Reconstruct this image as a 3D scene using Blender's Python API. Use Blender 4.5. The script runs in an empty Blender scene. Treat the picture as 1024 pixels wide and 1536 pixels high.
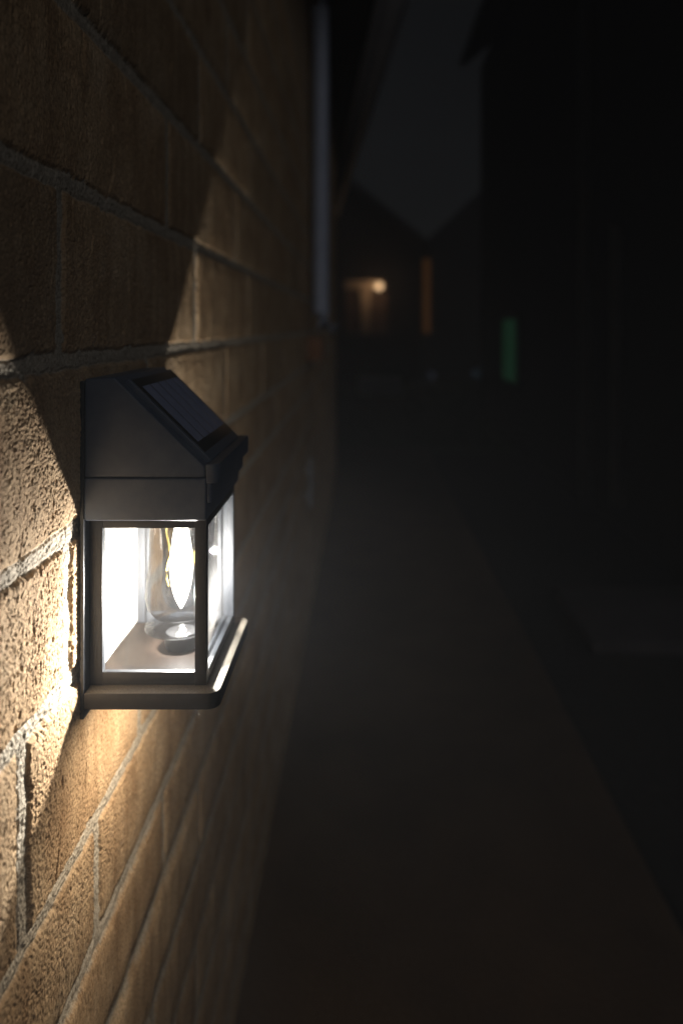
import bpy, bmesh, math, random
import numpy as np
from mathutils import Vector, Matrix

random.seed(7)
S = bpy.context.scene
C = S.collection
H = 1.10            # camera height above the path
WX = -0.203         # plane of the brick face

# ------------------------------------------------------------------ helpers
def link(o, parent=None):
    C.objects.link(o)
    if parent is not None:
        o.parent = parent
    return o

def tag(o, label=None, cat=None, group=None, kind=None):
    if label: o['label'] = label
    if cat: o['category'] = cat
    if group: o['group'] = group
    if kind: o['kind'] = kind
    return o

def empty(name, loc, label, cat, group=None):
    o = bpy.data.objects.new(name, None)
    o.empty_display_size = 0.1
    o.location = loc
    link(o)
    return tag(o, label, cat, group)

class MB:
    """collects shapes in world coordinates, then links them as one mesh"""
    def __init__(s): s.v = []; s.f = []
    def add(s, verts, faces):
        n = len(s.v); s.v += [tuple(v) for v in verts]; s.f += [tuple(i + n for i in f) for f in faces]; return s
    def box(s, x0, x1, y0, y1, z0, z1):
        v = [(x, y, z) for x in (x0, x1) for y in (y0, y1) for z in (z0, z1)]
        f = [(0, 1, 3, 2), (4, 6, 7, 5), (0, 4, 5, 1), (2, 3, 7, 6), (0, 2, 6, 4), (1, 5, 7, 3)]
        return s.add(v, f)
    def prism(s, poly, lo, hi, axis='y'):
        """poly is a 2-D outline: (x,z) along y, (x,y) along z, (y,z) along x"""
        n = len(poly)
        def p(a, b, t): return {'y': (a, t, b), 'z': (a, b, t), 'x': (t, a, b)}[axis]
        v = [p(a, b, lo) for a, b in poly] + [p(a, b, hi) for a, b in poly]
        f = [tuple(range(n))[::-1], tuple(range(n, 2 * n))]
        f += [(i, (i + 1) % n, (i + 1) % n + n, i + n) for i in range(n)]
        return s.add(v, f)
    def lathe(s, prof, cx, cy, n=48, wob=None, caps=False):
        v = []; f = []
        for k, (r, z) in enumerate(prof):
            for i in range(n):
                a = 2 * math.pi * i / n
                rr = r * (1 + (wob(a, z) if wob else 0))
                v.append((cx + rr * math.cos(a), cy + rr * math.sin(a), z))
        for k in range(len(prof) - 1):
            for i in range(n):
                j = (i + 1) % n
                f.append((k * n + i, k * n + j, (k + 1) * n + j, (k + 1) * n + i))
        if caps:
            f.append(tuple(range(n))[::-1]); f.append(tuple(range((len(prof) - 1) * n, len(prof) * n)))
        return s.add(v, f)
    def tube(s, pts, r, n=12):
        pts = [Vector(p) for p in pts]; v = []; f = []
        rr = r if isinstance(r, (list, tuple)) else [r] * len(pts)
        for k, p in enumerate(pts):
            t = (pts[min(k + 1, len(pts) - 1)] - pts[max(k - 1, 0)]).normalized()
            a = t.orthogonal().normalized() if abs(t.z) < 0.99 else Vector((1, 0, 0))
            b = t.cross(a).normalized(); a = b.cross(t)
            for i in range(n):
                q = 2 * math.pi * i / n
                v.append(p + (a * math.cos(q) + b * math.sin(q)) * rr[k])
        for k in range(len(pts) - 1):
            for i in range(n):
                j = (i + 1) % n
                f.append((k * n + i, k * n + j, (k + 1) * n + j, (k + 1) * n + i))
        f.append(tuple(range(n))[::-1]); f.append(tuple(range((len(pts) - 1) * n, len(pts) * n)))
        return s.add(v, f)
    def ball(s, c, r, n=20, m=12, sz=1.0):
        prof = [(r * math.sin(math.pi * k / m) + 1e-5, c[2] - r * sz * math.cos(math.pi * k / m)) for k in range(m + 1)]
        return s.lathe(prof, c[0], c[1], n, caps=True)
    def build(s, name, m, parent=None, bevel=0, seg=2, smooth=False):
        me = bpy.data.meshes.new(name)
        me.from_pydata(s.v, [], s.f)
        bm = bmesh.new(); bm.from_mesh(me)
        bmesh.ops.recalc_face_normals(bm, faces=bm.faces)
        if bevel:
            e = [x for x in bm.edges if len(x.link_faces) == 2 and x.calc_face_angle(0) > 0.5]
            bmesh.ops.bevel(bm, geom=e, offset=bevel, segments=seg, profile=0.6, affect='EDGES', clamp_overlap=True)
        if parent is not None:
            bm.transform(Matrix.Translation(-world_loc(parent)))
        bm.to_mesh(me); bm.free()
        me.materials.append(m)
        if smooth or bevel:
            me.polygons.foreach_set('use_smooth', [True] * len(me.polygons))
            if hasattr(me, 'set_sharp_from_angle'):
                me.set_sharp_from_angle(angle=math.radians(38))
        return link(bpy.data.objects.new(name, me), parent)

def world_loc(o):
    l = Vector(o.location)
    while o.parent is not None:
        o = o.parent; l += Vector(o.location)
    return l

# ------------------------------------------------------------------ materials
def mat(name):
    m = bpy.data.materials.new(name); m.use_nodes = True
    nt = m.node_tree; nt.nodes.clear()
    return m, nt, nt.nodes.new('ShaderNodeOutputMaterial')

def nd(nt, typ, **kw):
    n = nt.nodes.new(typ)
    for k, v in kw.items():
        if k in n.inputs.keys(): n.inputs[k].default_value = v
        else: setattr(n, k, v)
    return n

def surf(name, c1, c2=None, scale=20.0, rough=0.7, bump=0.0, bscale=None, metallic=0.0, spec=0.5, stretch=(1, 1, 1), coat=0.0):
    m, nt, out = mat(name)
    p = nd(nt, 'ShaderNodeBsdfPrincipled', Roughness=rough, Metallic=metallic)
    p.inputs['Specular IOR Level'].default_value = spec
    p.inputs['Coat Weight'].default_value = coat
    tc = nd(nt, 'ShaderNodeTexCoord')
    mp = nd(nt, 'ShaderNodeMapping'); mp.inputs['Scale'].default_value = stretch
    nt.links.new(tc.outputs['Object'], mp.inputs['Vector'])
    no = nd(nt, 'ShaderNodeTexNoise', Scale=scale, Detail=6.0, Roughness=0.6)
    nt.links.new(mp.outputs['Vector'], no.inputs['Vector'])
    mx = nd(nt, 'ShaderNodeMix', data_type='RGBA')
    c2 = c2 or tuple(x * 0.8 for x in c1)
    mx.inputs['A'].default_value = (*c1, 1); mx.inputs['B'].default_value = (*c2, 1)
    mx.inputs[6].default_value = (*c1, 1); mx.inputs[7].default_value = (*c2, 1)
    rp = nd(nt, 'ShaderNodeMapRange'); rp.inputs[1].default_value = 0.35; rp.inputs[2].default_value = 0.65
    nt.links.new(no.outputs['Fac'], rp.inputs[0]); nt.links.new(rp.outputs[0], mx.inputs[0])
    nt.links.new(mx.outputs[2], p.inputs['Base Color'])
    if bump:
        nb = nd(nt, 'ShaderNodeTexNoise', Scale=bscale or scale * 4, Detail=5.0)
        nt.links.new(mp.outputs['Vector'], nb.inputs['Vector'])
        b = nd(nt, 'ShaderNodeBump', Strength=1.0, Distance=bump)
        nt.links.new(nb.outputs['Fac'], b.inputs['Height']); nt.links.new(b.outputs[0], p.inputs['Normal'])
    nt.links.new(p.outputs[0], out.inputs['Surface'])
    return m

def emit(name, col, strength):
    m, nt, out = mat(name)
    e = nd(nt, 'ShaderNodeEmission', Strength=strength); e.inputs['Color'].default_value = (*col, 1)
    nt.links.new(e.outputs[0], out.inputs['Surface'])
    return m

def glow(name, col, strength):
    m, nt, out = mat(name)
    e = nd(nt, 'ShaderNodeEmission', Strength=strength); e.inputs['Color'].default_value = (*col, 1)
    t = nd(nt, 'ShaderNodeBsdfTransparent'); a = nd(nt, 'ShaderNodeAddShader')
    nt.links.new(e.outputs[0], a.inputs[0]); nt.links.new(t.outputs[0], a.inputs[1]); nt.links.new(a.outputs[0], out.inputs['Surface'])
    return m

def thin_glass(name, tint=(0.97, 0.97, 0.96), edge=(0.75, 0.76, 0.77), wav=0.0, wscale=60.0, refl=1.0, streak=0.0, dust=None):
    m, nt, out = mat(name)
    t = nd(nt, 'ShaderNodeBsdfTransparent'); g = nd(nt, 'ShaderNodeBsdfGlossy', Roughness=0.02)
    g.inputs['Color'].default_value = (0.95, 0.95, 0.95, 1)
    fr = nd(nt, 'ShaderNodeLayerWeight', Blend=0.5)
    p5 = nd(nt, 'ShaderNodeMath', operation='POWER'); p5.inputs[1].default_value = 5.0
    nt.links.new(fr.outputs['Facing'], p5.inputs[0])
    fm = nd(nt, 'ShaderNodeMapRange'); fm.inputs[3].default_value = 0.035; fm.inputs[4].default_value = 1.0
    nt.links.new(p5.outputs[0], fm.inputs[0])
    lw = nd(nt, 'ShaderNodeLayerWeight', Blend=0.35)
    mx = nd(nt, 'ShaderNodeMix', data_type='RGBA')
    mx.inputs[6].default_value = (*tint, 1); mx.inputs[7].default_value = (*edge, 1)
    nt.links.new(lw.outputs['Facing'], mx.inputs[0])
    col = mx.outputs[2]
    tc = nd(nt, 'ShaderNodeTexCoord')
    mp = nd(nt, 'ShaderNodeMapping'); mp.inputs['Scale'].default_value = (1, 1, 0.35)
    nt.links.new(tc.outputs['Object'], mp.inputs['Vector'])
    nz = nd(nt, 'ShaderNodeTexNoise', Scale=wscale, Detail=3.0)
    nt.links.new(mp.outputs['Vector'], nz.inputs['Vector'])
    ms = nd(nt, 'ShaderNodeMath', operation='MULTIPLY'); ms.inputs[1].default_value = refl
    nt.links.new(fm.outputs[0], ms.inputs[0])
    fac = ms.outputs[0]
    if streak:
        r = nd(nt, 'ShaderNodeMapRange'); r.inputs[1].default_value = 0.5; r.inputs[2].default_value = 0.62
        r.inputs[3].default_value = 0.0; r.inputs[4].default_value = streak
        nt.links.new(nz.outputs['Fac'], r.inputs[0])
        ad = nd(nt, 'ShaderNodeMath', operation='ADD', use_clamp=True)
        nt.links.new(fac, ad.inputs[0]); nt.links.new(r.outputs[0], ad.inputs[1]); fac = ad.outputs[0]
    if wav:
        b = nd(nt, 'ShaderNodeBump', Strength=1.0, Distance=wav)
        nt.links.new(nz.outputs['Fac'], b.inputs['Height'])
        for q in (g, fr, lw): nt.links.new(b.outputs[0], q.inputs['Normal'])
    nt.links.new(col, t.inputs['Color'])
    sh = nd(nt, 'ShaderNodeMixShader')
    nt.links.new(fac, sh.inputs[0]); nt.links.new(t.outputs[0], sh.inputs[1]); nt.links.new(g.outputs[0], sh.inputs[2])
    res = sh.outputs[0]
    if dust:
        tl = nd(nt, 'ShaderNodeBsdfTranslucent'); tl.inputs['Color'].default_value = (0.9, 0.9, 0.9, 1)
        pw = nd(nt, 'ShaderNodeMath', operation='POWER'); pw.inputs[1].default_value = 4.0
        l2 = nd(nt, 'ShaderNodeLayerWeight', Blend=0.5); nt.links.new(l2.outputs['Facing'], pw.inputs[0])
        r2 = nd(nt, 'ShaderNodeMapRange'); r2.inputs[3].default_value = dust[0]; r2.inputs[4].default_value = dust[1]
        nt.links.new(pw.outputs[0], r2.inputs[0])
        s2 = nd(nt, 'ShaderNodeMixShader')
        nt.links.new(r2.outputs[0], s2.inputs[0]); nt.links.new(res, s2.inputs[1]); nt.links.new(tl.outputs[0], s2.inputs[2])
        res = s2.outputs[0]
    nt.links.new(res, out.inputs['Surface'])
    return m

def stone_material():
    m, nt, out = mat('textured buff block and mortar')
    p = nd(nt, 'ShaderNodeBsdfPrincipled', Roughness=0.92)
    p.inputs['Specular IOR Level'].default_value = 0.25
    tc = nd(nt, 'ShaderNodeTexCoord')
    at = nd(nt, 'ShaderNodeAttribute', attribute_name='mortar')
    ti = nd(nt, 'ShaderNodeAttribute', attribute_name='tint')
    n1 = nd(nt, 'ShaderNodeTexNoise', Scale=14.0, Detail=6.0, Roughness=0.65)
    n2 = nd(nt, 'ShaderNodeTexNoise', Scale=420.0, Detail=4.0, Roughness=0.7)
    mp = nd(nt, 'ShaderNodeMapping'); mp.inputs['Scale'].default_value = (60, 60, 5)
    n3 = nd(nt, 'ShaderNodeTexNoise', Scale=1.0, Detail=4.0)
    nt.links.new(tc.outputs['Object'], mp.inputs['Vector']); nt.links.new(mp.outputs[0], n3.inputs['Vector'])
    for n in (n1, n2): nt.links.new(tc.outputs['Object'], n.inputs['Vector'])
    def ramp(src, stops):
        r = nd(nt, 'ShaderNodeValToRGB'); e = r.color_ramp.elements
        while len(e) < len(stops): e.new(0.5)
        for k, (pos, c) in enumerate(stops): e[k].position = pos; e[k].color = (*c, 1)
        nt.links.new(src, r.inputs[0]); return r.outputs[0]
    base = ramp(n1.outputs['Fac'], [(0.30, (0.37, 0.235, 0.125)), (0.52, (0.50, 0.345, 0.20)), (0.72, (0.58, 0.43, 0.275))])
    def mixc(fac, a, b, mode='MIX'):
        x = nd(nt, 'ShaderNodeMix', data_type='RGBA', blend_type=mode)
        if hasattr(fac, 'node'): nt.links.new(fac, x.inputs[0])
        else: x.inputs[0].default_value = fac
        for s, q in ((a, 6), (b, 7)):
            if hasattr(s, 'node'): nt.links.new(s, x.inputs[q])
            else: x.inputs[q].default_value = (*s, 1)
        return x.outputs[2]
    grain = ramp(n2.outputs['Fac'], [(0.34, (0.55, 0.52, 0.48)), (0.5, (0.98, 0.98, 0.98)), (0.66, (1.18, 1.18, 1.2))])
    streak = ramp(n3.outputs['Fac'], [(0.3, (0.78, 0.74, 0.70)), (0.55, (1.0, 1.0, 1.0)), (0.75, (1.1, 1.1, 1.1))])
    brick = mixc(1.0, mixc(1.0, mixc(1.0, base, grain, 'MULTIPLY'), streak, 'MULTIPLY'), ti.outputs['Color'], 'MULTIPLY')
    mort = mixc(1.0, (0.47, 0.41, 0.325), grain, 'MULTIPLY')
    col = mixc(at.outputs['Fac'], brick, mort)
    nt.links.new(col, p.inputs['Base Color'])
    b1 = nd(nt, 'ShaderNodeBump', Strength=1.0, Distance=0.0008)
    nt.links.new(n2.outputs['Fac'], b1.inputs['Height'])
    nt.links.new(b1.outputs[0], p.inputs['Normal'])
    nt.links.new(p.outputs[0], out.inputs['Surface'])
    return m

M_STONE = stone_material()
M_METAL = surf('charcoal powder coat', (0.026, 0.029, 0.034), (0.032, 0.035, 0.040), 300, 0.50, 0.00008, 1600)
M_CAP = surf('charcoal plastic', (0.070, 0.096, 0.150), (0.094, 0.120, 0.172), 70, 0.44, 0.00006, 1500)
M_PLATE = surf('charcoal plate with dusty lit top', (0.026, 0.028, 0.032), (0.032, 0.034, 0.038), 120, 0.6, 0.0001, 900)
def dust_and_light_on_top(m, col):  # dust on upward faces, paled further so the colour also holds lamplight
    nt = m.node_tree
    p = [n for n in nt.nodes if n.type == 'BSDF_PRINCIPLED'][0]
    src = p.inputs['Base Color'].links[0].from_socket
    ge = nd(nt, 'ShaderNodeNewGeometry'); sp = nd(nt, 'ShaderNodeSeparateXYZ')
    nt.links.new(ge.outputs['True Normal'], sp.inputs[0])
    no = nd(nt, 'ShaderNodeTexNoise', Scale=900.0, Detail=4.0)
    tc = nd(nt, 'ShaderNodeTexCoord'); nt.links.new(tc.outputs['Object'], no.inputs['Vector'])
    a = nd(nt, 'ShaderNodeMapRange'); a.inputs[1].default_value = 0.7; a.inputs[2].default_value = 0.95; nt.links.new(sp.outputs['Z'], a.inputs[0])
    b = nd(nt, 'ShaderNodeMapRange'); b.inputs[1].default_value = 0.3; b.inputs[2].default_value = 0.6; b.inputs[3].default_value = 0.45; nt.links.new(no.outputs['Fac'], b.inputs[0])
    mu = nd(nt, 'ShaderNodeMath', operation='MULTIPLY'); nt.links.new(a.outputs[0], mu.inputs[0]); nt.links.new(b.outputs[0], mu.inputs[1])
    mx = nd(nt, 'ShaderNodeMix', data_type='RGBA'); nt.links.new(mu.outputs[0], mx.inputs[0])
    nt.links.new(src, mx.inputs[6]); mx.inputs[7].default_value = (*col, 1); nt.links.new(mx.outputs[2], p.inputs['Base Color'])
dust_and_light_on_top(M_PLATE, (0.20, 0.175, 0.14))
M_WHITE = surf('white reflector enamel', (0.50, 0.48, 0.44), (0.40, 0.38, 0.34), 40, 0.45)
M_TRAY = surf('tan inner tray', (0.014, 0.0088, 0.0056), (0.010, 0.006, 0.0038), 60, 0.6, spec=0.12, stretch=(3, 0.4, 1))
M_CHROME = surf('dull bright metal', (0.42, 0.41, 0.40), (0.30, 0.29, 0.28), 80, 0.3, metallic=0.9)
M_SOCKET = surf('dark bulb socket', (0.012, 0.012, 0.0125), (0.008, 0.008, 0.008), 80, 0.4, spec=0.15)
M_GOLD = surf('brass wire', (0.62, 0.47, 0.15), None, 80, 0.3, metallic=1.0)
M_CELL = surf('blue solar cell with painted sheen', (0.30, 0.36, 0.60), (0.36, 0.42, 0.66), 90, 0.25, coat=0.4)  # base colour lightened to stand in for reflected sky
M_CELLGAP = surf('black solar backing', (0.008, 0.008, 0.010), None, 50, 0.35)
M_PANE = thin_glass('clear lantern glass', wav=0.0004, wscale=18, dust=(0.0006, 0.014))
M_JAR = thin_glass('wavy blown glass', (0.78, 0.79, 0.81), (0.10, 0.105, 0.12), wav=0.008, wscale=50, refl=1.2, streak=0.07)
M_FOOT = thin_glass('clear thick glass foot', (0.60, 0.61, 0.62), (0.25, 0.26, 0.27), wav=0.004, wscale=50, refl=1.3)
M_FLAME = glow('glowing filament', (1.0, 0.93, 0.80), 14.0)
M_PVC = surf('pale blue grey plastic', (0.34, 0.38, 0.50), (0.29, 0.33, 0.44), 9, 0.4)
M_GUT = surf('pale gutter plastic', (0.62, 0.66, 0.78), (0.52, 0.56, 0.68), 9, 0.4)
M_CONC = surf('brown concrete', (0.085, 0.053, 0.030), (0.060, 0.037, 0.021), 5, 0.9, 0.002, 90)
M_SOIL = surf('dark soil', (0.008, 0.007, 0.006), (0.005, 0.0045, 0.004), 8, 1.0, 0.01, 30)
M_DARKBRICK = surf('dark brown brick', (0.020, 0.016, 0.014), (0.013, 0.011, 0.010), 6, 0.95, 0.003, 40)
M_ROOF = surf('slate', (0.022, 0.022, 0.025), (0.015, 0.015, 0.018), 10, 0.8, 0.004, 30)
M_SOFFIT = surf('dark stained boards', (0.020, 0.017, 0.015), (0.014, 0.012, 0.011), 10, 0.7)
M_CREAM = surf('cream paint', (0.55, 0.45, 0.34), (0.48, 0.38, 0.28), 8, 0.8)
M_GRASS = surf('dark green grass', (0.035, 0.065, 0.03), (0.022, 0.045, 0.02), 10, 0.9)
M_SLAB = surf('weathered purple grey slab', (0.055, 0.048, 0.054), (0.038, 0.032, 0.037), 6, 0.9, 0.002, 60)

# ------------------------------------------------------------------ block wall
def pnoise(x, y, seed=0):
    xi = np.floor(x).astype(np.int64); yi = np.floor(y).astype(np.int64)
    xf = x - xi; yf = y - yi
    def grad(ix, iy, dx, dy):
        h = (ix * 374761393 + iy * 668265263 + seed * 974711) & 0xffffffff
        h = ((h ^ (h >> 13)) * 1274126177) & 0xffffffff
        h = h ^ (h >> 16)
        a = (h & 0xffff) * (2 * math.pi / 65536)
        return np.cos(a) * dx + np.sin(a) * dy
    u = xf * xf * xf * (xf * (xf * 6 - 15) + 10); v = yf * yf * yf * (yf * (yf * 6 - 15) + 10)
    a = grad(xi, yi, xf, yf); b = grad(xi + 1, yi, xf - 1, yf)
    c = grad(xi, yi + 1, xf, yf - 1); d = grad(xi + 1, yi + 1, xf - 1, yf - 1)
    return (a + (b - a) * u) * (1 - v) + (c + (d - c) * u) * v

def fbm(x, y, o, seed=0, gain=0.5):
    t = 0; a = 1.0
    for k in range(o):
        t = t + a * pnoise(x * 2 ** k, y * 2 ** k, seed + k * 17); a *= gain
    return t

def sstep(a, b, x):
    t = np.clip((x - a) / (b - a), 0, 1); return t * t * (3 - 2 * t)

def axis_samples(lo, hi, flo, fhi, fine, grow, mx):
    out = list(np.arange(flo, fhi, fine))
    s = fine; p = out[-1]
    while p < hi:
        s = min(s * grow, mx); p += s; out.append(min(p, hi))
    s = fine; p = out[0]; pre = []
    while p > lo:
        s = min(s * grow * 1.03, mx); p -= s; pre.append(max(p, lo))
    return np.array(sorted(set(pre)) + out)

def build_block_wall(parent):
    ys = axis_samples(-1.2, 5.3, 0.375, 0.56, 0.00058, 1.005, 0.016)
    zs = axis_samples(-1.16, 1.62, -0.42, 0.05, 0.00060, 1.012, 0.010)      # relative to the camera height
    Y, Z = np.meshgrid(ys, zs, indexing='ij')
    beds = [1.70, 1.58, 1.46, 1.34, 1.22, 1.10, 0.98, 0.86, 0.725, 0.60, 0.47, 0.347, 0.2242, 0.0987, -0.0242, -0.1453, -0.2477, -0.378, -0.4737,
            -0.5627, -0.66, -0.755, -0.85, -0.945, -1.04, -1.18]
    perp = {12: [0.30, 0.735], 13: [0.4747, 0.8544], 14: [0.285, 0.665], 15: [0.4855, 0.865], 16: [0.423, 0.6434], 17: [0.541, 0.92], 18: [0.72]}
    rng = np.random.RandomState(3)
    zb = np.array(beds)
    Yw = Y + 0.0022 * fbm(Y * 55, Z * 55, 3, 5); Zw = Z + 0.0020 * fbm(Y * 45, Z * 45, 3, 9)
    idx = np.clip(np.searchsorted(-zb, -Zw) - 1, 0, len(beds) - 2)           # course below bed idx
    hw = 0.0062 + 0.0014 * fbm(Y * 16, Z * 16, 2, 21)
    dv = np.minimum(zb[idx] - Zw, Zw - zb[idx + 1])
    dh = np.full(Y.shape, 9.0); bid = np.zeros(Y.shape, int)
    for c in range(len(beds) - 1):
        m = idx == c
        if not m.any(): continue
        k = list(perp.get(c - 1 + 0, perp.get(c, []))) if False else list(perp.get(c - 0, []))
        if not k: k = [0.3 + 0.19 * (c % 2)]
        L = 0.38
        while k[-1] < 5.6: k.append(k[-1] + L + rng.uniform(-0.008, 0.008))
        while k[0] > -1.6: k.insert(0, k[0] - L)
        k = np.array(k); yy = Yw[m]
        j = np.clip(np.searchsorted(k, yy), 1, len(k) - 1)
        dh[m] = np.minimum(yy - k[j - 1], k[j] - yy)
        bid[m] = c * 100 + j
    d = np.minimum(dv - hw, dh - hw)                                          # > 0 inside a block
    chip = np.clip(fbm(Y * 70, Z * 70, 3, 33) - 0.25, 0, 1) * 0.010
    d = d - chip * (d < 0.012)
    face = sstep(-0.0012, 0.0030, d)
    tilt = rng.uniform(-1, 1, (len(beds) * 100, 3))
    ht = tilt[bid]
    hb = 0.0008 * ht[..., 0]
    near = np.clip((2.2 - Y) / 1.2, 0, 1)
    gn = pnoise(Y * 520, Z * 430, 41) + 0.7 * pnoise(Y * 860 + 7, Z * 760, 43) + 0.5 * pnoise(Y * 240, Z * 190, 47)
    grain = (0.00062 * gn - 0.0009 * sstep(0.30, 0.75, -gn)) * near * (0.75 + 0.5 * sstep(-0.3, 0.3, fbm(Y * 14, Z * 11, 2, 45)))
    lump = 0.0011 * fbm(Y * 26, Z * 18, 4, 51)
    drag = fbm(Y * 85 + 3 * fbm(Y * 9, Z * 9, 2, 61), Z * 13, 3, 63)
    fis = -0.0022 * sstep(0.42, 0.66, drag) * (0.3 + 0.7 * sstep(-0.1, 0.3, fbm(Y * 7, Z * 9, 2, 71)))
    pit = -0.0011 * sstep(0.40, 0.70, fbm(Y * 150, Z * 120, 2, 81))
    big = -0.0030 * sstep(0.60, 0.78, fbm(Y * 75, Z * 22, 2, 91))
    hbrick = hb + grain + lump + fis + pit + big + 0.0012 * sstep(0.0, 0.02, d) - 0.0012
    hm = -0.0030 + 0.0011 * fbm(Y * 60, Z * 60, 3, 101) + 0.0009 * fbm(Y * 420, Z * 420, 2, 111) * near - 0.0012 * sstep(-0.003, 0.0, d)
    hgt = hbrick * face + hm * (1 - face)
    co = np.stack([WX + hgt, Y, Z + H], -1).reshape(-1, 3)
    ny, nz = Y.shape
    me = bpy.data.meshes.new('wall')
    i = np.arange((ny - 1) * nz).reshape(ny - 1, nz)[:, :-1].ravel()
    q = np.stack([i, i + nz, i + nz + 1, i + 1], -1).astype(np.int32)
    nq = len(q)
    me.vertices.add(len(co)); me.vertices.foreach_set('co', co.astype(np.float32).ravel())
    me.loops.add(nq * 4); me.loops.foreach_set('vertex_index', q.ravel())
    me.polygons.add(nq)
    me.polygons.foreach_set('loop_start', np.arange(0, nq * 4, 4, dtype=np.int32))
    me.polygons.foreach_set('use_smooth', np.ones(nq, bool))
    me.update(calc_edges=True)
    a = me.attributes.new('mortar', 'FLOAT', 'POINT'); a.data.foreach_set('value', (1 - sstep(-0.0012, 0.0012, d)).astype(np.float32).ravel())
    tint = 1.0 + 0.15 * ht[..., 1:2] + np.concatenate([0 * ht[..., 2:3], -0.025 * ht[..., 2:3], -0.05 * ht[..., 2:3]], -1)
    t4 = np.concatenate([tint, np.ones(tint.shape[:2] + (1,))], -1).astype(np.float32)
    t = me.attributes.new('tint', 'FLOAT_COLOR', 'POINT'); t.data.foreach_set('color', t4.ravel())
    me.materials.append(M_STONE)
    return link(bpy.data.objects.new('wall', me), parent)

house = empty('block_house', (0, 0, 0), 'house with buff textured block wall carrying the lit lantern, on the left of the path', 'house')
build_block_wall(house)
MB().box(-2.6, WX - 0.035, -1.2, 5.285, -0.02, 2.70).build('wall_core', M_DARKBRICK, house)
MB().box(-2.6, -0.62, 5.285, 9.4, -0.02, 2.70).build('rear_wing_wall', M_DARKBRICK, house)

# eaves: soffit, fascia, gutter; the roof edge runs slightly away from the wall line
def gx(y): return 0.137 - (y - 3.2) * 0.0880
y0, y1 = -1.6, 9.7
eave = MB().add([(gx(y0) - .05, y0, 2.62), (gx(y1) - .05, y1, 2.62), (-2.6, y1, 2.62), (-2.6, y0, 2.62),
                 (gx(y0) - .05, y0, 2.64), (gx(y1) - .05, y1, 2.64), (-2.6, y1, 2.64), (-2.6, y0, 2.64)],
                [(0, 1, 2, 3), (4, 7, 6, 5), (0, 4, 5, 1), (1, 5, 6, 2), (2, 6, 7, 3), (3, 7, 4, 0)])
eave.build('soffit', M_SOFFIT, house)
MB().add([(gx(y0) - .03, y0, 2.70), (gx(y1) - .03, y1, 2.70), (-2.6, y1, 4.1), (-2.6, y0, 4.1),
          (gx(y0) - .03, y0, 2.74), (gx(y1) - .03, y1, 2.74), (-2.6, y1, 4.14), (-2.6, y0, 4.14)],
         [(0, 1, 2, 3), (4, 7, 6, 5), (0, 4, 5, 1), (1, 5, 6, 2), (2, 6, 7, 3), (3, 7, 4, 0)]).build('roof', M_ROOF, house)
g = MB()
prof = [(0.0, 0.0)] + [(0.075 - 0.075 * math.cos(a), -0.085 * math.sin(a) - 0.002) for a in [math.pi * k / 8 for k in range(9)]] + [(0.15, 0.0), (0.144, 0.002)] + \
       [(0.075 + 0.069 * math.cos(a), -0.079 * math.sin(a)) for a in [math.pi * k / 8 for k in range(9)]]
v = [(gx(y) + px - 0.05, y, 2.685 + pz) for y in (y0, y1) for px, pz in prof]
n = len(prof)
g.add(v, [(i, (i + 1) % n, (i + 1) % n + n, i + n) for i in range(n)])
g.build('gutter', M_GUT, house, smooth=True)
MB().add([(gx(y0) - .052, y0, 2.60), (gx(y1) - .052, y1, 2.60), (gx(y1) - .052, y1, 2.72), (gx(y0) - .052, y0, 2.72),
          (gx(y0) - .075, y0, 2.60), (gx(y1) - .075, y1, 2.60), (gx(y1) - .075, y1, 2.72), (gx(y0) - .075, y0, 2.72)],
         [(0, 1, 2, 3), (4, 7, 6, 5), (0, 4, 5, 1), (1, 5, 6, 2), (2, 6, 7, 3), (3, 7, 4, 0)]).build('fascia', M_GUT, house)
dp = MB()
PY = 2.6
dp.tube([(gx(PY), PY, 2.66), (gx(PY), PY, 2.61), (gx(PY) - .03, PY, 2.575), (-0.13, PY, 2.36), (-0.152, PY, 2.33), (-0.158, PY, 2.28), (-0.158, PY, 1.15), (-0.150, PY, 1.11), (-0.105, PY, 1.085)], 0.030, 16)
pipe = dp.build('downpipe', M_PVC, house, smooth=True)
MB().box(-0.207, -0.150, 2.55, 2.68, 0.975, 1.06).build('air_vent', surf('orange terracotta', (0.22, 0.10, 0.045), None, 30, 0.9), house, bevel=0.006)
MB().tube([(-0.185, 2.45, 0.47), (-0.185, 2.45, 0.64)], 0.009, 12).box(-0.204, -0.185, 2.44, 2.46, 0.50, 0.52).box(-0.204, -0.185, 2.44, 2.46, 0.59, 0.61).build('conduit', surf('grey conduit', (0.24, 0.24, 0.25), None, 20, 0.6), house, smooth=True)

# ------------------------------------------------------------------ the lantern
CY = 0.568
lan = empty('wall_lantern', (WX, CY, H - 0.2815), 'black solar wall lantern with glass sides and glowing bulb, mounted on buff block wall', 'wall lantern')
def z(r): return H + r
XB = -0.200       # front of the back plate
XF = -0.1145      # front of the box
YN, YF = 0.5125, 0.6235
MB().box(WX, XB, CY - 0.066, CY + 0.066, z(-0.2815), z(-0.039)).build('back_plate', M_METAL, lan, bevel=0.0008)
# base plate with rounded front corners
def rounded(x0, x1, ya, yb, r, k=8):
    pts = [(x0, ya)]
    for i in range(k + 1):
        a = -math.pi / 2 + math.pi / 2 * i / k
        pts.append((x1 - r + r * math.cos(a), ya + r + r * math.sin(a)))
    for i in range(k + 1):
        a = math.pi / 2 * i / k
        pts.append((x1 - r + r * math.cos(a), yb - r + r * math.sin(a)))
    pts.append((x0, yb)); return pts
MB().prism(rounded(XB, -0.1035, CY - 0.066, CY + 0.066, 0.009), z(-0.2745), z(-0.2625), 'z').build('base_plate', M_PLATE, lan, bevel=0.0012)
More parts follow.
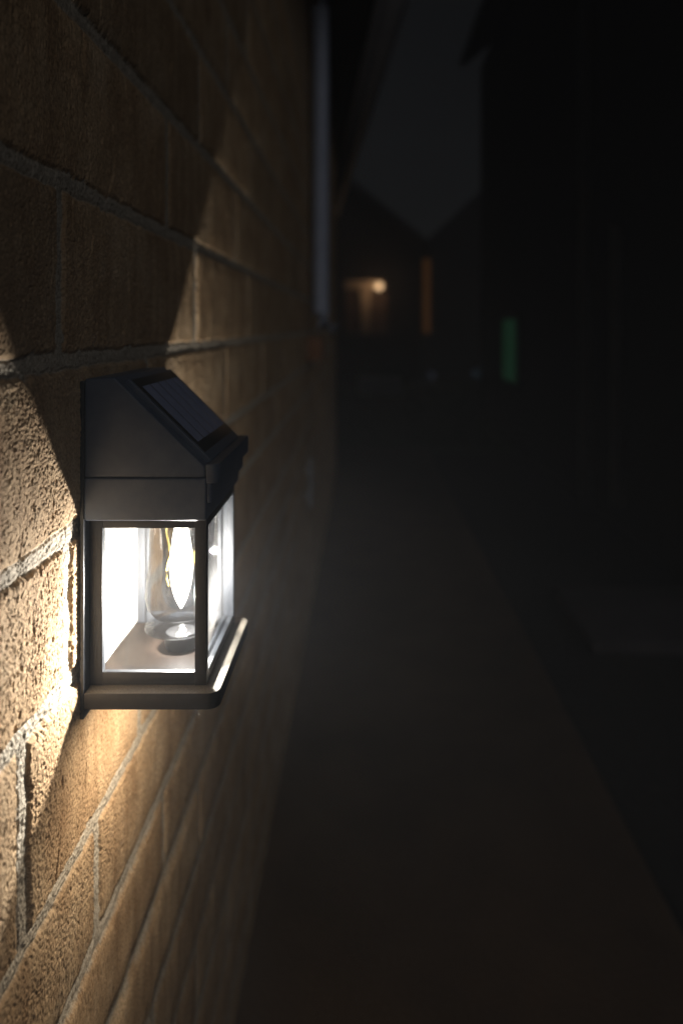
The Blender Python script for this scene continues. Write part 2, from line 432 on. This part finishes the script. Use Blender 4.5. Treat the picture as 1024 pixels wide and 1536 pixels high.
# box frame: four posts and rails, as one frame
fr = MB()
PT = 0.0095
zt, zb_ = z(-0.1405), z(-0.2622)
for (xa, xb) in ((XB, XB + 0.0095), (XF - 0.0088, XF)):
    for (ya, yb) in ((YN, YN + 0.006), (YF - 0.006, YF)):
        fr.box(xa, xb, ya, yb, zb_, zt)
for (ya, yb) in ((YN + 0.0003, YN + 0.0045), (YF - 0.0045, YF - 0.0003)):
    fr.box(XB + 0.0094, XF - 0.0087, ya, yb, z(-0.1475), zt - 0.0002)
    fr.box(XB + 0.0094, XF - 0.0087, ya, yb, zb_ + 0.0002, z(-0.2525))
fr.box(XF - 0.0045, XF - 0.0003, YN + 0.0059, YF - 0.0059, z(-0.1475), zt - 0.0002)
fr.box(XF - 0.0045, XF - 0.0003, YN + 0.0059, YF - 0.0059, zb_ + 0.0002, z(-0.2540))
# inner glazing stops, lit from inside
for (ya, yb) in ((YF - 0.0085, YF - 0.0062),):
    fr.box(XB + 0.010, XF - 0.010, ya, yb, zb_ + 0.002, z(-0.250))
    fr.box(XB + 0.010, XB + 0.013, ya, yb, z(-0.250), z(-0.15))
    fr.box(XF - 0.013, XF - 0.010, ya, yb, z(-0.250), z(-0.15))
fr.box(XF - 0.0080, XF - 0.0058, YN + 0.010, YF - 0.010, zb_ + 0.002, z(-0.2515))
fr.build('lantern_frame', M_METAL, lan, bevel=0.0006)
# panes
def pane(xa, xb, ya, yb):
    return MB().box(xa, xb, ya, yb, z(-0.2565), z(-0.1440)).build('glass_pane', M_PANE, lan)
pane(XB + 0.006, XF - 0.005, YN + 0.0046, YN + 0.0058)
pane(XB + 0.006, XF - 0.005, YF - 0.0058, YF - 0.0046)
pane(XF - 0.0057, XF - 0.0046, YN + 0.0062, YF - 0.0062)
MB().box(XB, XB + 0.0012, YN + 0.0065, YF - 0.0065, z(-0.2590), z(-0.1415)).build('reflector', M_WHITE, lan)
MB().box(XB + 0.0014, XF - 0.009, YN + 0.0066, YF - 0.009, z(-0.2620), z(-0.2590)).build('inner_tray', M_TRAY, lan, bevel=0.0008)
# cap: body with sloping top
y0c, y1c = CY - 0.0645, CY + 0.0645
cap = MB()
cap.prism([(XB, z(-0.1085)), (XB, z(-0.0375)), (-0.1790, z(-0.0362)), (-0.1135, z(-0.1010)), (-0.1135, z(-0.1085))], y0c, y1c, 'y')
cap.box(XB, -0.1125, CY - 0.0658, CY + 0.0658, z(-0.1392), z(-0.1087))
capo = cap.build('lantern_cap', M_CAP, lan, bevel=0.0016, seg=3)
lip = MB()
lip.prism(rounded(-0.1128, -0.1035, CY - 0.0652, CY + 0.0690, 0.005, 6), z(-0.1125), z(-0.0985), 'z')
lip.prism(rounded(-0.1122, -0.1085, CY - 0.0646, CY + 0.0675, 0.003, 6), z(-0.1265), z(-0.1127), 'z')
lip.build('drip_edge', M_CAP, capo, bevel=0.0014, seg=3)
MB().box(-0.1985, XF - 0.001, YN + 0.001, YF - 0.001, z(-0.1404), z(-0.1393)).build('inner_lid', M_WHITE, lan) if False else None
# tray of the solar panel, in the plane of the slope
A = Vector((-0.1790, 0, z(-0.0362))); B = Vector((-0.1135, 0, z(-0.1010)))
sd = (B - A).normalized(); sn = Vector((-sd.z, 0, sd.x)); sn = sn if sn.z > 0 else -sn
SL = (B - A).length
def sbox(mb, s0, s1, ya, yb, h0, h1):
    vv = [A + sd * s + Vector((0, y, 0)) + sn * h for s in (s0, s1) for y in (ya, yb) for h in (h0, h1)]
    return mb.add(vv, [(0, 1, 3, 2), (4, 6, 7, 5), (0, 4, 5, 1), (2, 3, 7, 6), (0, 2, 6, 4), (1, 5, 7, 3)])
t = MB(); ya, yb = CY - 0.0555, CY + 0.0575
sbox(t, 0.006, SL - 0.0005, ya, yb, -0.001, 0.0042)
tray = t.build('panel_tray', M_CAP, capo, bevel=0.0012, seg=3)
b = MB(); sbox(b, 0.0085, SL - 0.0080, ya + 0.003, yb - 0.003, 0.0040, 0.0047)
sol = b.build('solar_panel', M_CELLGAP, lan, bevel=0.0002)
cells = MB(); s0, s1 = 0.0165, SL - 0.0175; wy = (yb - ya - 0.014) / 5
for k in range(5):
    sbox(cells, s0, s1, ya + 0.007 + k * wy + 0.0016, ya + 0.007 + (k + 1) * wy - 0.0016, 0.0046, 0.0050)
cells.build('solar_cell_strips', M_CELL, sol)
# bulb: glass jar hanging from the cap, foot, knob, filament
BX, BY = -0.1470, CY
wob = lambda a, zz: 0.028 * math.sin(3 * a + 60 * zz) + 0.018 * math.sin(5 * a - 95 * zz)
jp = [(0.0250, -0.1400), (0.0252, -0.150), (0.0256, -0.165), (0.0252, -0.180), (0.0255, -0.195), (0.0268, -0.207), (0.0280, -0.216), (0.0270, -0.224),
      (0.0225, -0.230), (0.0160, -0.2335), (0.008, -0.2350), (0.0004, -0.2355)]
jar = MB().lathe([(r, z(q)) for r, q in jp], BX, BY, 72, wob).build('glass_bulb', M_JAR, lan, smooth=True)
jp2 = [(0.0150, -0.1400), (0.0158, -0.160), (0.0150, -0.180), (0.0165, -0.200), (0.0172, -0.212), (0.0140, -0.222), (0.006, -0.2265), (0.0004, -0.2272)]
MB().lathe([(r, z(q)) for r, q in jp2], BX, BY, 60, lambda a, zz: 0.09 * math.sin(2 * a + 40 * zz)).build('inner_tube', M_JAR, jar, smooth=True)
MB().lathe([(0.010, z(-0.2345)), (0.022, z(-0.2372)), (0.0285, z(-0.2395)), (0.0288, z(-0.2412)), (0.023, z(-0.2440)), (0.012, z(-0.2462))], BX, BY, 64).build('glass_foot', M_FOOT, jar, smooth=True)
MB().lathe([(0.0125, z(-0.2462)), (0.0135, z(-0.2475)), (0.0135, z(-0.2545)), (0.0120, z(-0.2585)), (0.004, z(-0.2592))], BX, BY, 40, caps=True).build('bulb_socket', M_SOCKET, lan, smooth=True)
fl = [(0.0040, -0.1480), (0.0048, -0.156), (0.0062, -0.168), (0.0078, -0.182), (0.0084, -0.194), (0.0076, -0.206), (0.0050, -0.217), (0.0020, -0.2235), (0.0004, -0.226)]
MB().lathe([(r, z(q)) for r, q in fl], BX + 0.001, BY - 0.005, 28, lambda a, zz: 0.10 * math.sin(2 * a + 70 * zz)).build('filament', M_FLAME, jar, smooth=True)
wire = MB()
for (dx, dy, ph) in ((-0.010, -0.004, 0.0), (0.011, 0.003, 2.0), (-0.004, 0.011, 4.0)):
    wire.tube([(BX + dx + 0.0016 * math.sin(k * 0.8 + ph), BY + dy + 0.0012 * math.cos(k * 0.9 + ph), z(-0.141 - 0.0042 * k)) for k in range(17)], 0.0007, 8)
wire.build('support_wire', M_GOLD, jar, smooth=True)
ld = bpy.data.lights.new('bulb_light', 'POINT'); ld.energy = 11.5; ld.shadow_soft_size = 0.0035; ld.color = (1.0, 0.93, 0.83)
lo = link(bpy.data.objects.new('bulb_light', ld), lan)
lo.location = Vector((BX + 0.004, BY - 0.005, z(-0.2155))) - world_loc(lan)

dl = bpy.data.lights.new('added_downlight', 'AREA'); dl.shape = 'RECTANGLE'; dl.size = 0.05; dl.size_y = 0.10; dl.energy = 0.55; dl.color = (1.0, 0.86, 0.68)  # soft light added under the base to brighten the wall below
do = link(bpy.data.objects.new('added_downlight', dl), lan)
do.location = Vector((-0.132, CY, z(-0.2765))) - world_loc(lan)
# ------------------------------------------------------------------ ground
def sheet(name, xs, ys, f, m):
    vv = [(x, y, f(x, y)) for x in xs for y in ys]; ny = len(ys)
    ff = [(i * ny + j, (i + 1) * ny + j, (i + 1) * ny + j + 1, i * ny + j + 1) for i in range(len(xs) - 1) for j in range(ny - 1)]
    return tag(MB().add(vv, ff).build(name, m, smooth=True), kind='structure')
rnd = random.Random(4)
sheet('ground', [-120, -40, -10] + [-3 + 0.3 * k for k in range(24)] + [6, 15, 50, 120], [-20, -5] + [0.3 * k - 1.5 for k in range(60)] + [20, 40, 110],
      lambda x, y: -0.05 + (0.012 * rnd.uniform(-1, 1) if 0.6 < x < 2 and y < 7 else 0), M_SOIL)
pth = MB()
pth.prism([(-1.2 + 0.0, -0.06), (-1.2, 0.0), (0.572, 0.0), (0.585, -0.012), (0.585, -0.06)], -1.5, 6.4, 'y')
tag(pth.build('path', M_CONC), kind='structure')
lawn = sheet('lawn', [-6 + 0.5 * k for k in range(30)], [6.4 + 0.5 * k for k in range(18)], lambda x, y: -0.03 + 0.02 * rnd.uniform(-1, 1), M_GRASS)
blades = MB()
for k in range(5000):
    x = rnd.uniform(-0.9, 3.2); y = 6.45 + 6.5 * rnd.random() ** 1.4; h = rnd.uniform(0.05, 0.13); a = rnd.uniform(0, 6.28); w = 0.006
    dx, dy = w * math.cos(a), w * math.sin(a); lx, ly = rnd.uniform(-.04, .04), rnd.uniform(-.04, .04)
    blades.add([(x - dx, y - dy, -.04), (x + dx, y + dy, -.04), (x + dx * .6 + lx * .5, y + dy * .6 + ly * .5, -.04 + h * .6), (x + lx, y + ly, -.04 + h)], [(0, 1, 2), (0, 2, 3)])
tag(blades.build('grass', M_GRASS), 'dark short grass growing beyond the end of the path', 'grass', kind='stuff')
sl = empty('paving_slab', (1.05, 2.7, -0.05), 'pale purple grey paving slab lying on dark soil right of the path', 'paving slab')
MB().box(0.80, 1.40, 2.45, 2.97, -0.06, 0.0).build('slab', M_SLAB, sl, bevel=0.008)

# ------------------------------------------------------------------ house on the right
nb = empty('dark_house', (1.45, 4, 0), 'unlit dark brick house close along the right side of the path', 'house')
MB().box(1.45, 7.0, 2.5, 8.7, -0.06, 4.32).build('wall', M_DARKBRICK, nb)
MB().prism([(1.20, 4.30), (1.20, 4.42), (4.2, 6.9), (7.2, 4.42), (7.2, 4.30), (4.2, 6.78)], 2.3, 8.72, 'y').build('roof', M_ROOF, nb)
def dpipe(x, y, z0, z1, r):
    return MB().tube([(x, y, z0), (x, y, z1)], r, 14).build('drainpipe', surf('grey black plastic', (0.10, 0.10, 0.105), None, 20, 0.5), nb, smooth=True)
dpipe(1.40, 4.42, -0.04, 4.3, 0.045)
dpipe(1.40, 3.88, 0.12, 1.66, 0.035)
wf = MB()
for (a0, a1, b0, b1) in ((6.50, 6.56, 0.52, 1.22), (7.22, 7.28, 0.52, 1.22), (6.56, 7.22, 0.52, 0.57), (6.56, 7.22, 1.17, 1.22)):
    wf.box(1.42, 1.452, a0, a1, b0, b1)
win = wf.build('window', M_SOFFIT, nb)
MB().box(1.435, 1.449, 6.56, 7.22, 0.57, 1.17).build('pane', emit('green curtained light', (0.10, 0.42, 0.20), 0.036), win)

# ------------------------------------------------------------------ far houses
fh = empty('gabled_house', (-0.5, 15, 0), 'far gabled house at the end of the path with a lit cream porch', 'house')
MB().prism([(-5.2, -0.05), (-5.2, 2.85), (-1.9, 5.2), (1.12, 2.85), (1.12, -0.05)], 14.3, 20, 'y').build('wall', M_DARKBRICK, fh)
MB().prism([(-5.45, 2.62), (-5.45, 2.78), (-1.9, 5.42), (1.34, 2.78), (1.34, 2.62), (-1.9, 5.26)], 14.0, 20.2, 'y').build('roof', M_ROOF, fh)
MB().box(-0.36, 0.48, 14.26, 14.299, 0.95, 2.02).build('door_panel', surf('brown door', (0.16, 0.10, 0.065), None, 4, 0.6, stretch=(8, 1, 1)), fh)
MB().box(-0.40, 0.42, 14.12, 14.258, 1.86, 2.03).build('porch_beam', M_CREAM, fh, bevel=0.01)
MB().box(-0.06, 0.13, 14.14, 14.256, 0.95, 1.858).build('porch_post', M_CREAM, fh, bevel=0.01)
MB().box(-0.75, 0.85, 13.9, 14.299, -0.06, 0.95).build('porch_parapet', M_DARKBRICK, fh, bevel=0.01)
pl = empty('porch_lamp', (0.31, 14.1, 1.90), 'small round warm porch lamp glowing on the cream beam', 'lamp')
MB().ball((0.31, 14.02, 1.905), 0.075).build('lamp_globe', emit('warm lamp globe', (1.0, 0.62, 0.32), 1.6), pl, smooth=True)
MB().tube([(0.31, 14.121, 1.905), (0.31, 14.085, 1.905)], 0.035, 12).build('lamp_mount', M_SOFFIT, pl, smooth=True)
pd = bpy.data.lights.new('porch_light', 'POINT'); pd.energy = 2.2; pd.shadow_soft_size = 0.08; pd.color = (1.0, 0.62, 0.35)
po = link(bpy.data.objects.new('porch_light', pd), pl); po.location = Vector((0.25, 13.75, 1.9)) - world_loc(pl)

gh = empty('far_dark_house', (4, 17, 0), 'far dark house behind, showing one narrow orange lit window', 'house')
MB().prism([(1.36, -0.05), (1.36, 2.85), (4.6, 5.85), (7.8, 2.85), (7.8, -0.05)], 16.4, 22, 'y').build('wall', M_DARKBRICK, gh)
MB().prism([(1.20, 2.70), (1.20, 2.86), (2.66, 4.22), (4.6, 6.05), (8.0, 2.86), (8.0, 2.70), (4.6, 5.85)], 16.1, 22.2, 'y').build('roof', M_ROOF, gh)
w2 = MB().box(1.36, 1.58, 16.36, 16.399, 0.90, 2.72).build('window', M_SOFFIT, gh)
MB().box(1.39, 1.55, 16.345, 16.358, 0.95, 2.68).build('pane', emit('orange curtained light', (1.0, 0.40, 0.10), 0.034), w2)

# low things at the far end
tr = empty('plant_trough', (0.2, 11.5, -0.03), 'pale stone trough with low shrub on grass below the porch', 'planter')
MB().box(-0.1, 0.62, 11.3, 11.7, -0.05, 0.28).build('trough', surf('pale stone', (0.6, 0.62, 0.66), None, 12, 0.9), tr, bevel=0.03)
sb = MB()
for k in range(500):
    a = rnd.uniform(0, 6.28); r = rnd.random() ** 0.5
    x = 0.26 + 0.42 * r * math.cos(a); y = 11.5 + 0.22 * r * math.sin(a); zz = 0.28 + 0.26 * rnd.random() * (1.1 - r * .7)
    u = Vector((rnd.uniform(-1, 1), rnd.uniform(-1, 1), rnd.uniform(-.3, 1))).normalized(); w = u.orthogonal().normalized()
    c = Vector((x, y, zz)); sb.add([c - w * .012, c + u * .03, c + w * .012, c - u * .03], [(0, 1, 2, 3)])
sb.build('shrub', M_GRASS, tr)
def stake(x, y, h, r, col, st, lab, name):
    e = empty(name, (x, y, -0.03), lab, 'garden light')
    MB().tube([(x, y, -0.05), (x, y, h - 0.1)], 0.012, 10).build('stake', M_SOFFIT, e, smooth=True)
    MB().lathe([(r * 1.3, h + .03), (r * .4, h + .06), (.002, h + .07)], x, y, 16, caps=True).build('lid', M_SOFFIT, e, smooth=True)
    MB().lathe([(r * .7, h - .1), (r, h - .04), (r, h + .03)], x, y, 16, caps=True).build('lamp_lens', emit(name + ' glow', col, st), e, smooth=True)
stake(1.14, 11.8, 0.31, 0.05, (0.6, 0.65, 0.9), 0.02, 'short stake light with pale violet glow near the end of the lawn', 'garden_light')
stake(1.76, 11.0, 0.40, 0.07, (0.25, 0.42, 0.55), 0.02, 'taller stake light with dim blue glow before the dark house', 'garden_light')

# ------------------------------------------------------------------ air: mist added to stand in for lens bloom around the lamp
air = MB().box(-14, 14, -3, 24, -1.2, 7.4)
m, nt, out = mat('thin mist for lamp bloom')
pv = nd(nt, 'ShaderNodeVolumePrincipled', Density=0.023, Anisotropy=0.22)
pv.inputs['Color'].default_value = (0.84, 0.90, 1.0, 1)
nt.links.new(pv.outputs[0], out.inputs['Volume'])
tag(air.build('bloom_haze', m), 'thin mist added to imitate lens bloom around the lamp', 'bloom_haze', kind='stuff')

# ------------------------------------------------------------------ sky, moon
w = bpy.data.worlds.new('World'); S.world = w; w.use_nodes = True
nt = w.node_tree; bg = nt.nodes['Background']
sky = nt.nodes.new('ShaderNodeTexSky'); sky.sky_type = 'NISHITA'; sky.sun_disc = False
EL, AZ = math.radians(27), math.radians(149)
sky.sun_elevation = EL; sky.sun_rotation = AZ
hs = nt.nodes.new('ShaderNodeHueSaturation'); hs.inputs['Saturation'].default_value = 0.25
nt.links.new(sky.outputs[0], hs.inputs['Color']); nt.links.new(hs.outputs[0], bg.inputs['Color'])
bg.inputs['Strength'].default_value = 0.0011
sun = bpy.data.lights.new('moon', 'SUN'); sun.energy = 0.14; sun.angle = math.radians(14); sun.color = (0.97, 0.96, 0.97)
so = link(bpy.data.objects.new('moon', sun))
d = Vector((math.sin(AZ) * math.cos(EL), math.cos(AZ) * math.cos(EL), math.sin(EL)))
so.rotation_euler = (-d).to_track_quat('-Z', 'Y').to_euler(); so.location = d * 30

# ------------------------------------------------------------------ camera
cd = bpy.data.cameras.new('camera'); cam = link(bpy.data.objects.new('camera', cd))
cam.location = (0, 0, H); cam.rotation_euler = (math.radians(90), 0, 0)
cd.sensor_fit = 'VERTICAL'; cd.sensor_height = 36; cd.sensor_width = 24
cd.lens = 1052 / 1536 * 36
cd.shift_x = -33 / 1536; cd.shift_y = -278 / 1536
cd.clip_start = 0.01; cd.clip_end = 500
cd.dof.use_dof = True; cd.dof.focus_distance = 0.485; cd.dof.aperture_fstop = 3.1
S.camera = cam

S.view_settings.view_transform = 'Standard'; S.view_settings.look = 'None'
S.view_settings.exposure = 0; S.view_settings.gamma = 1
cy = S.cycles
cy.use_denoising = True
cy.max_bounces = 10; cy.transparent_max_bounces = 32; cy.volume_bounces = 1
cy.diffuse_bounces = 5; cy.glossy_bounces = 4
cy.sample_clamp_indirect = 3.0
cy.caustics_reflective = False; cy.caustics_refractive = False
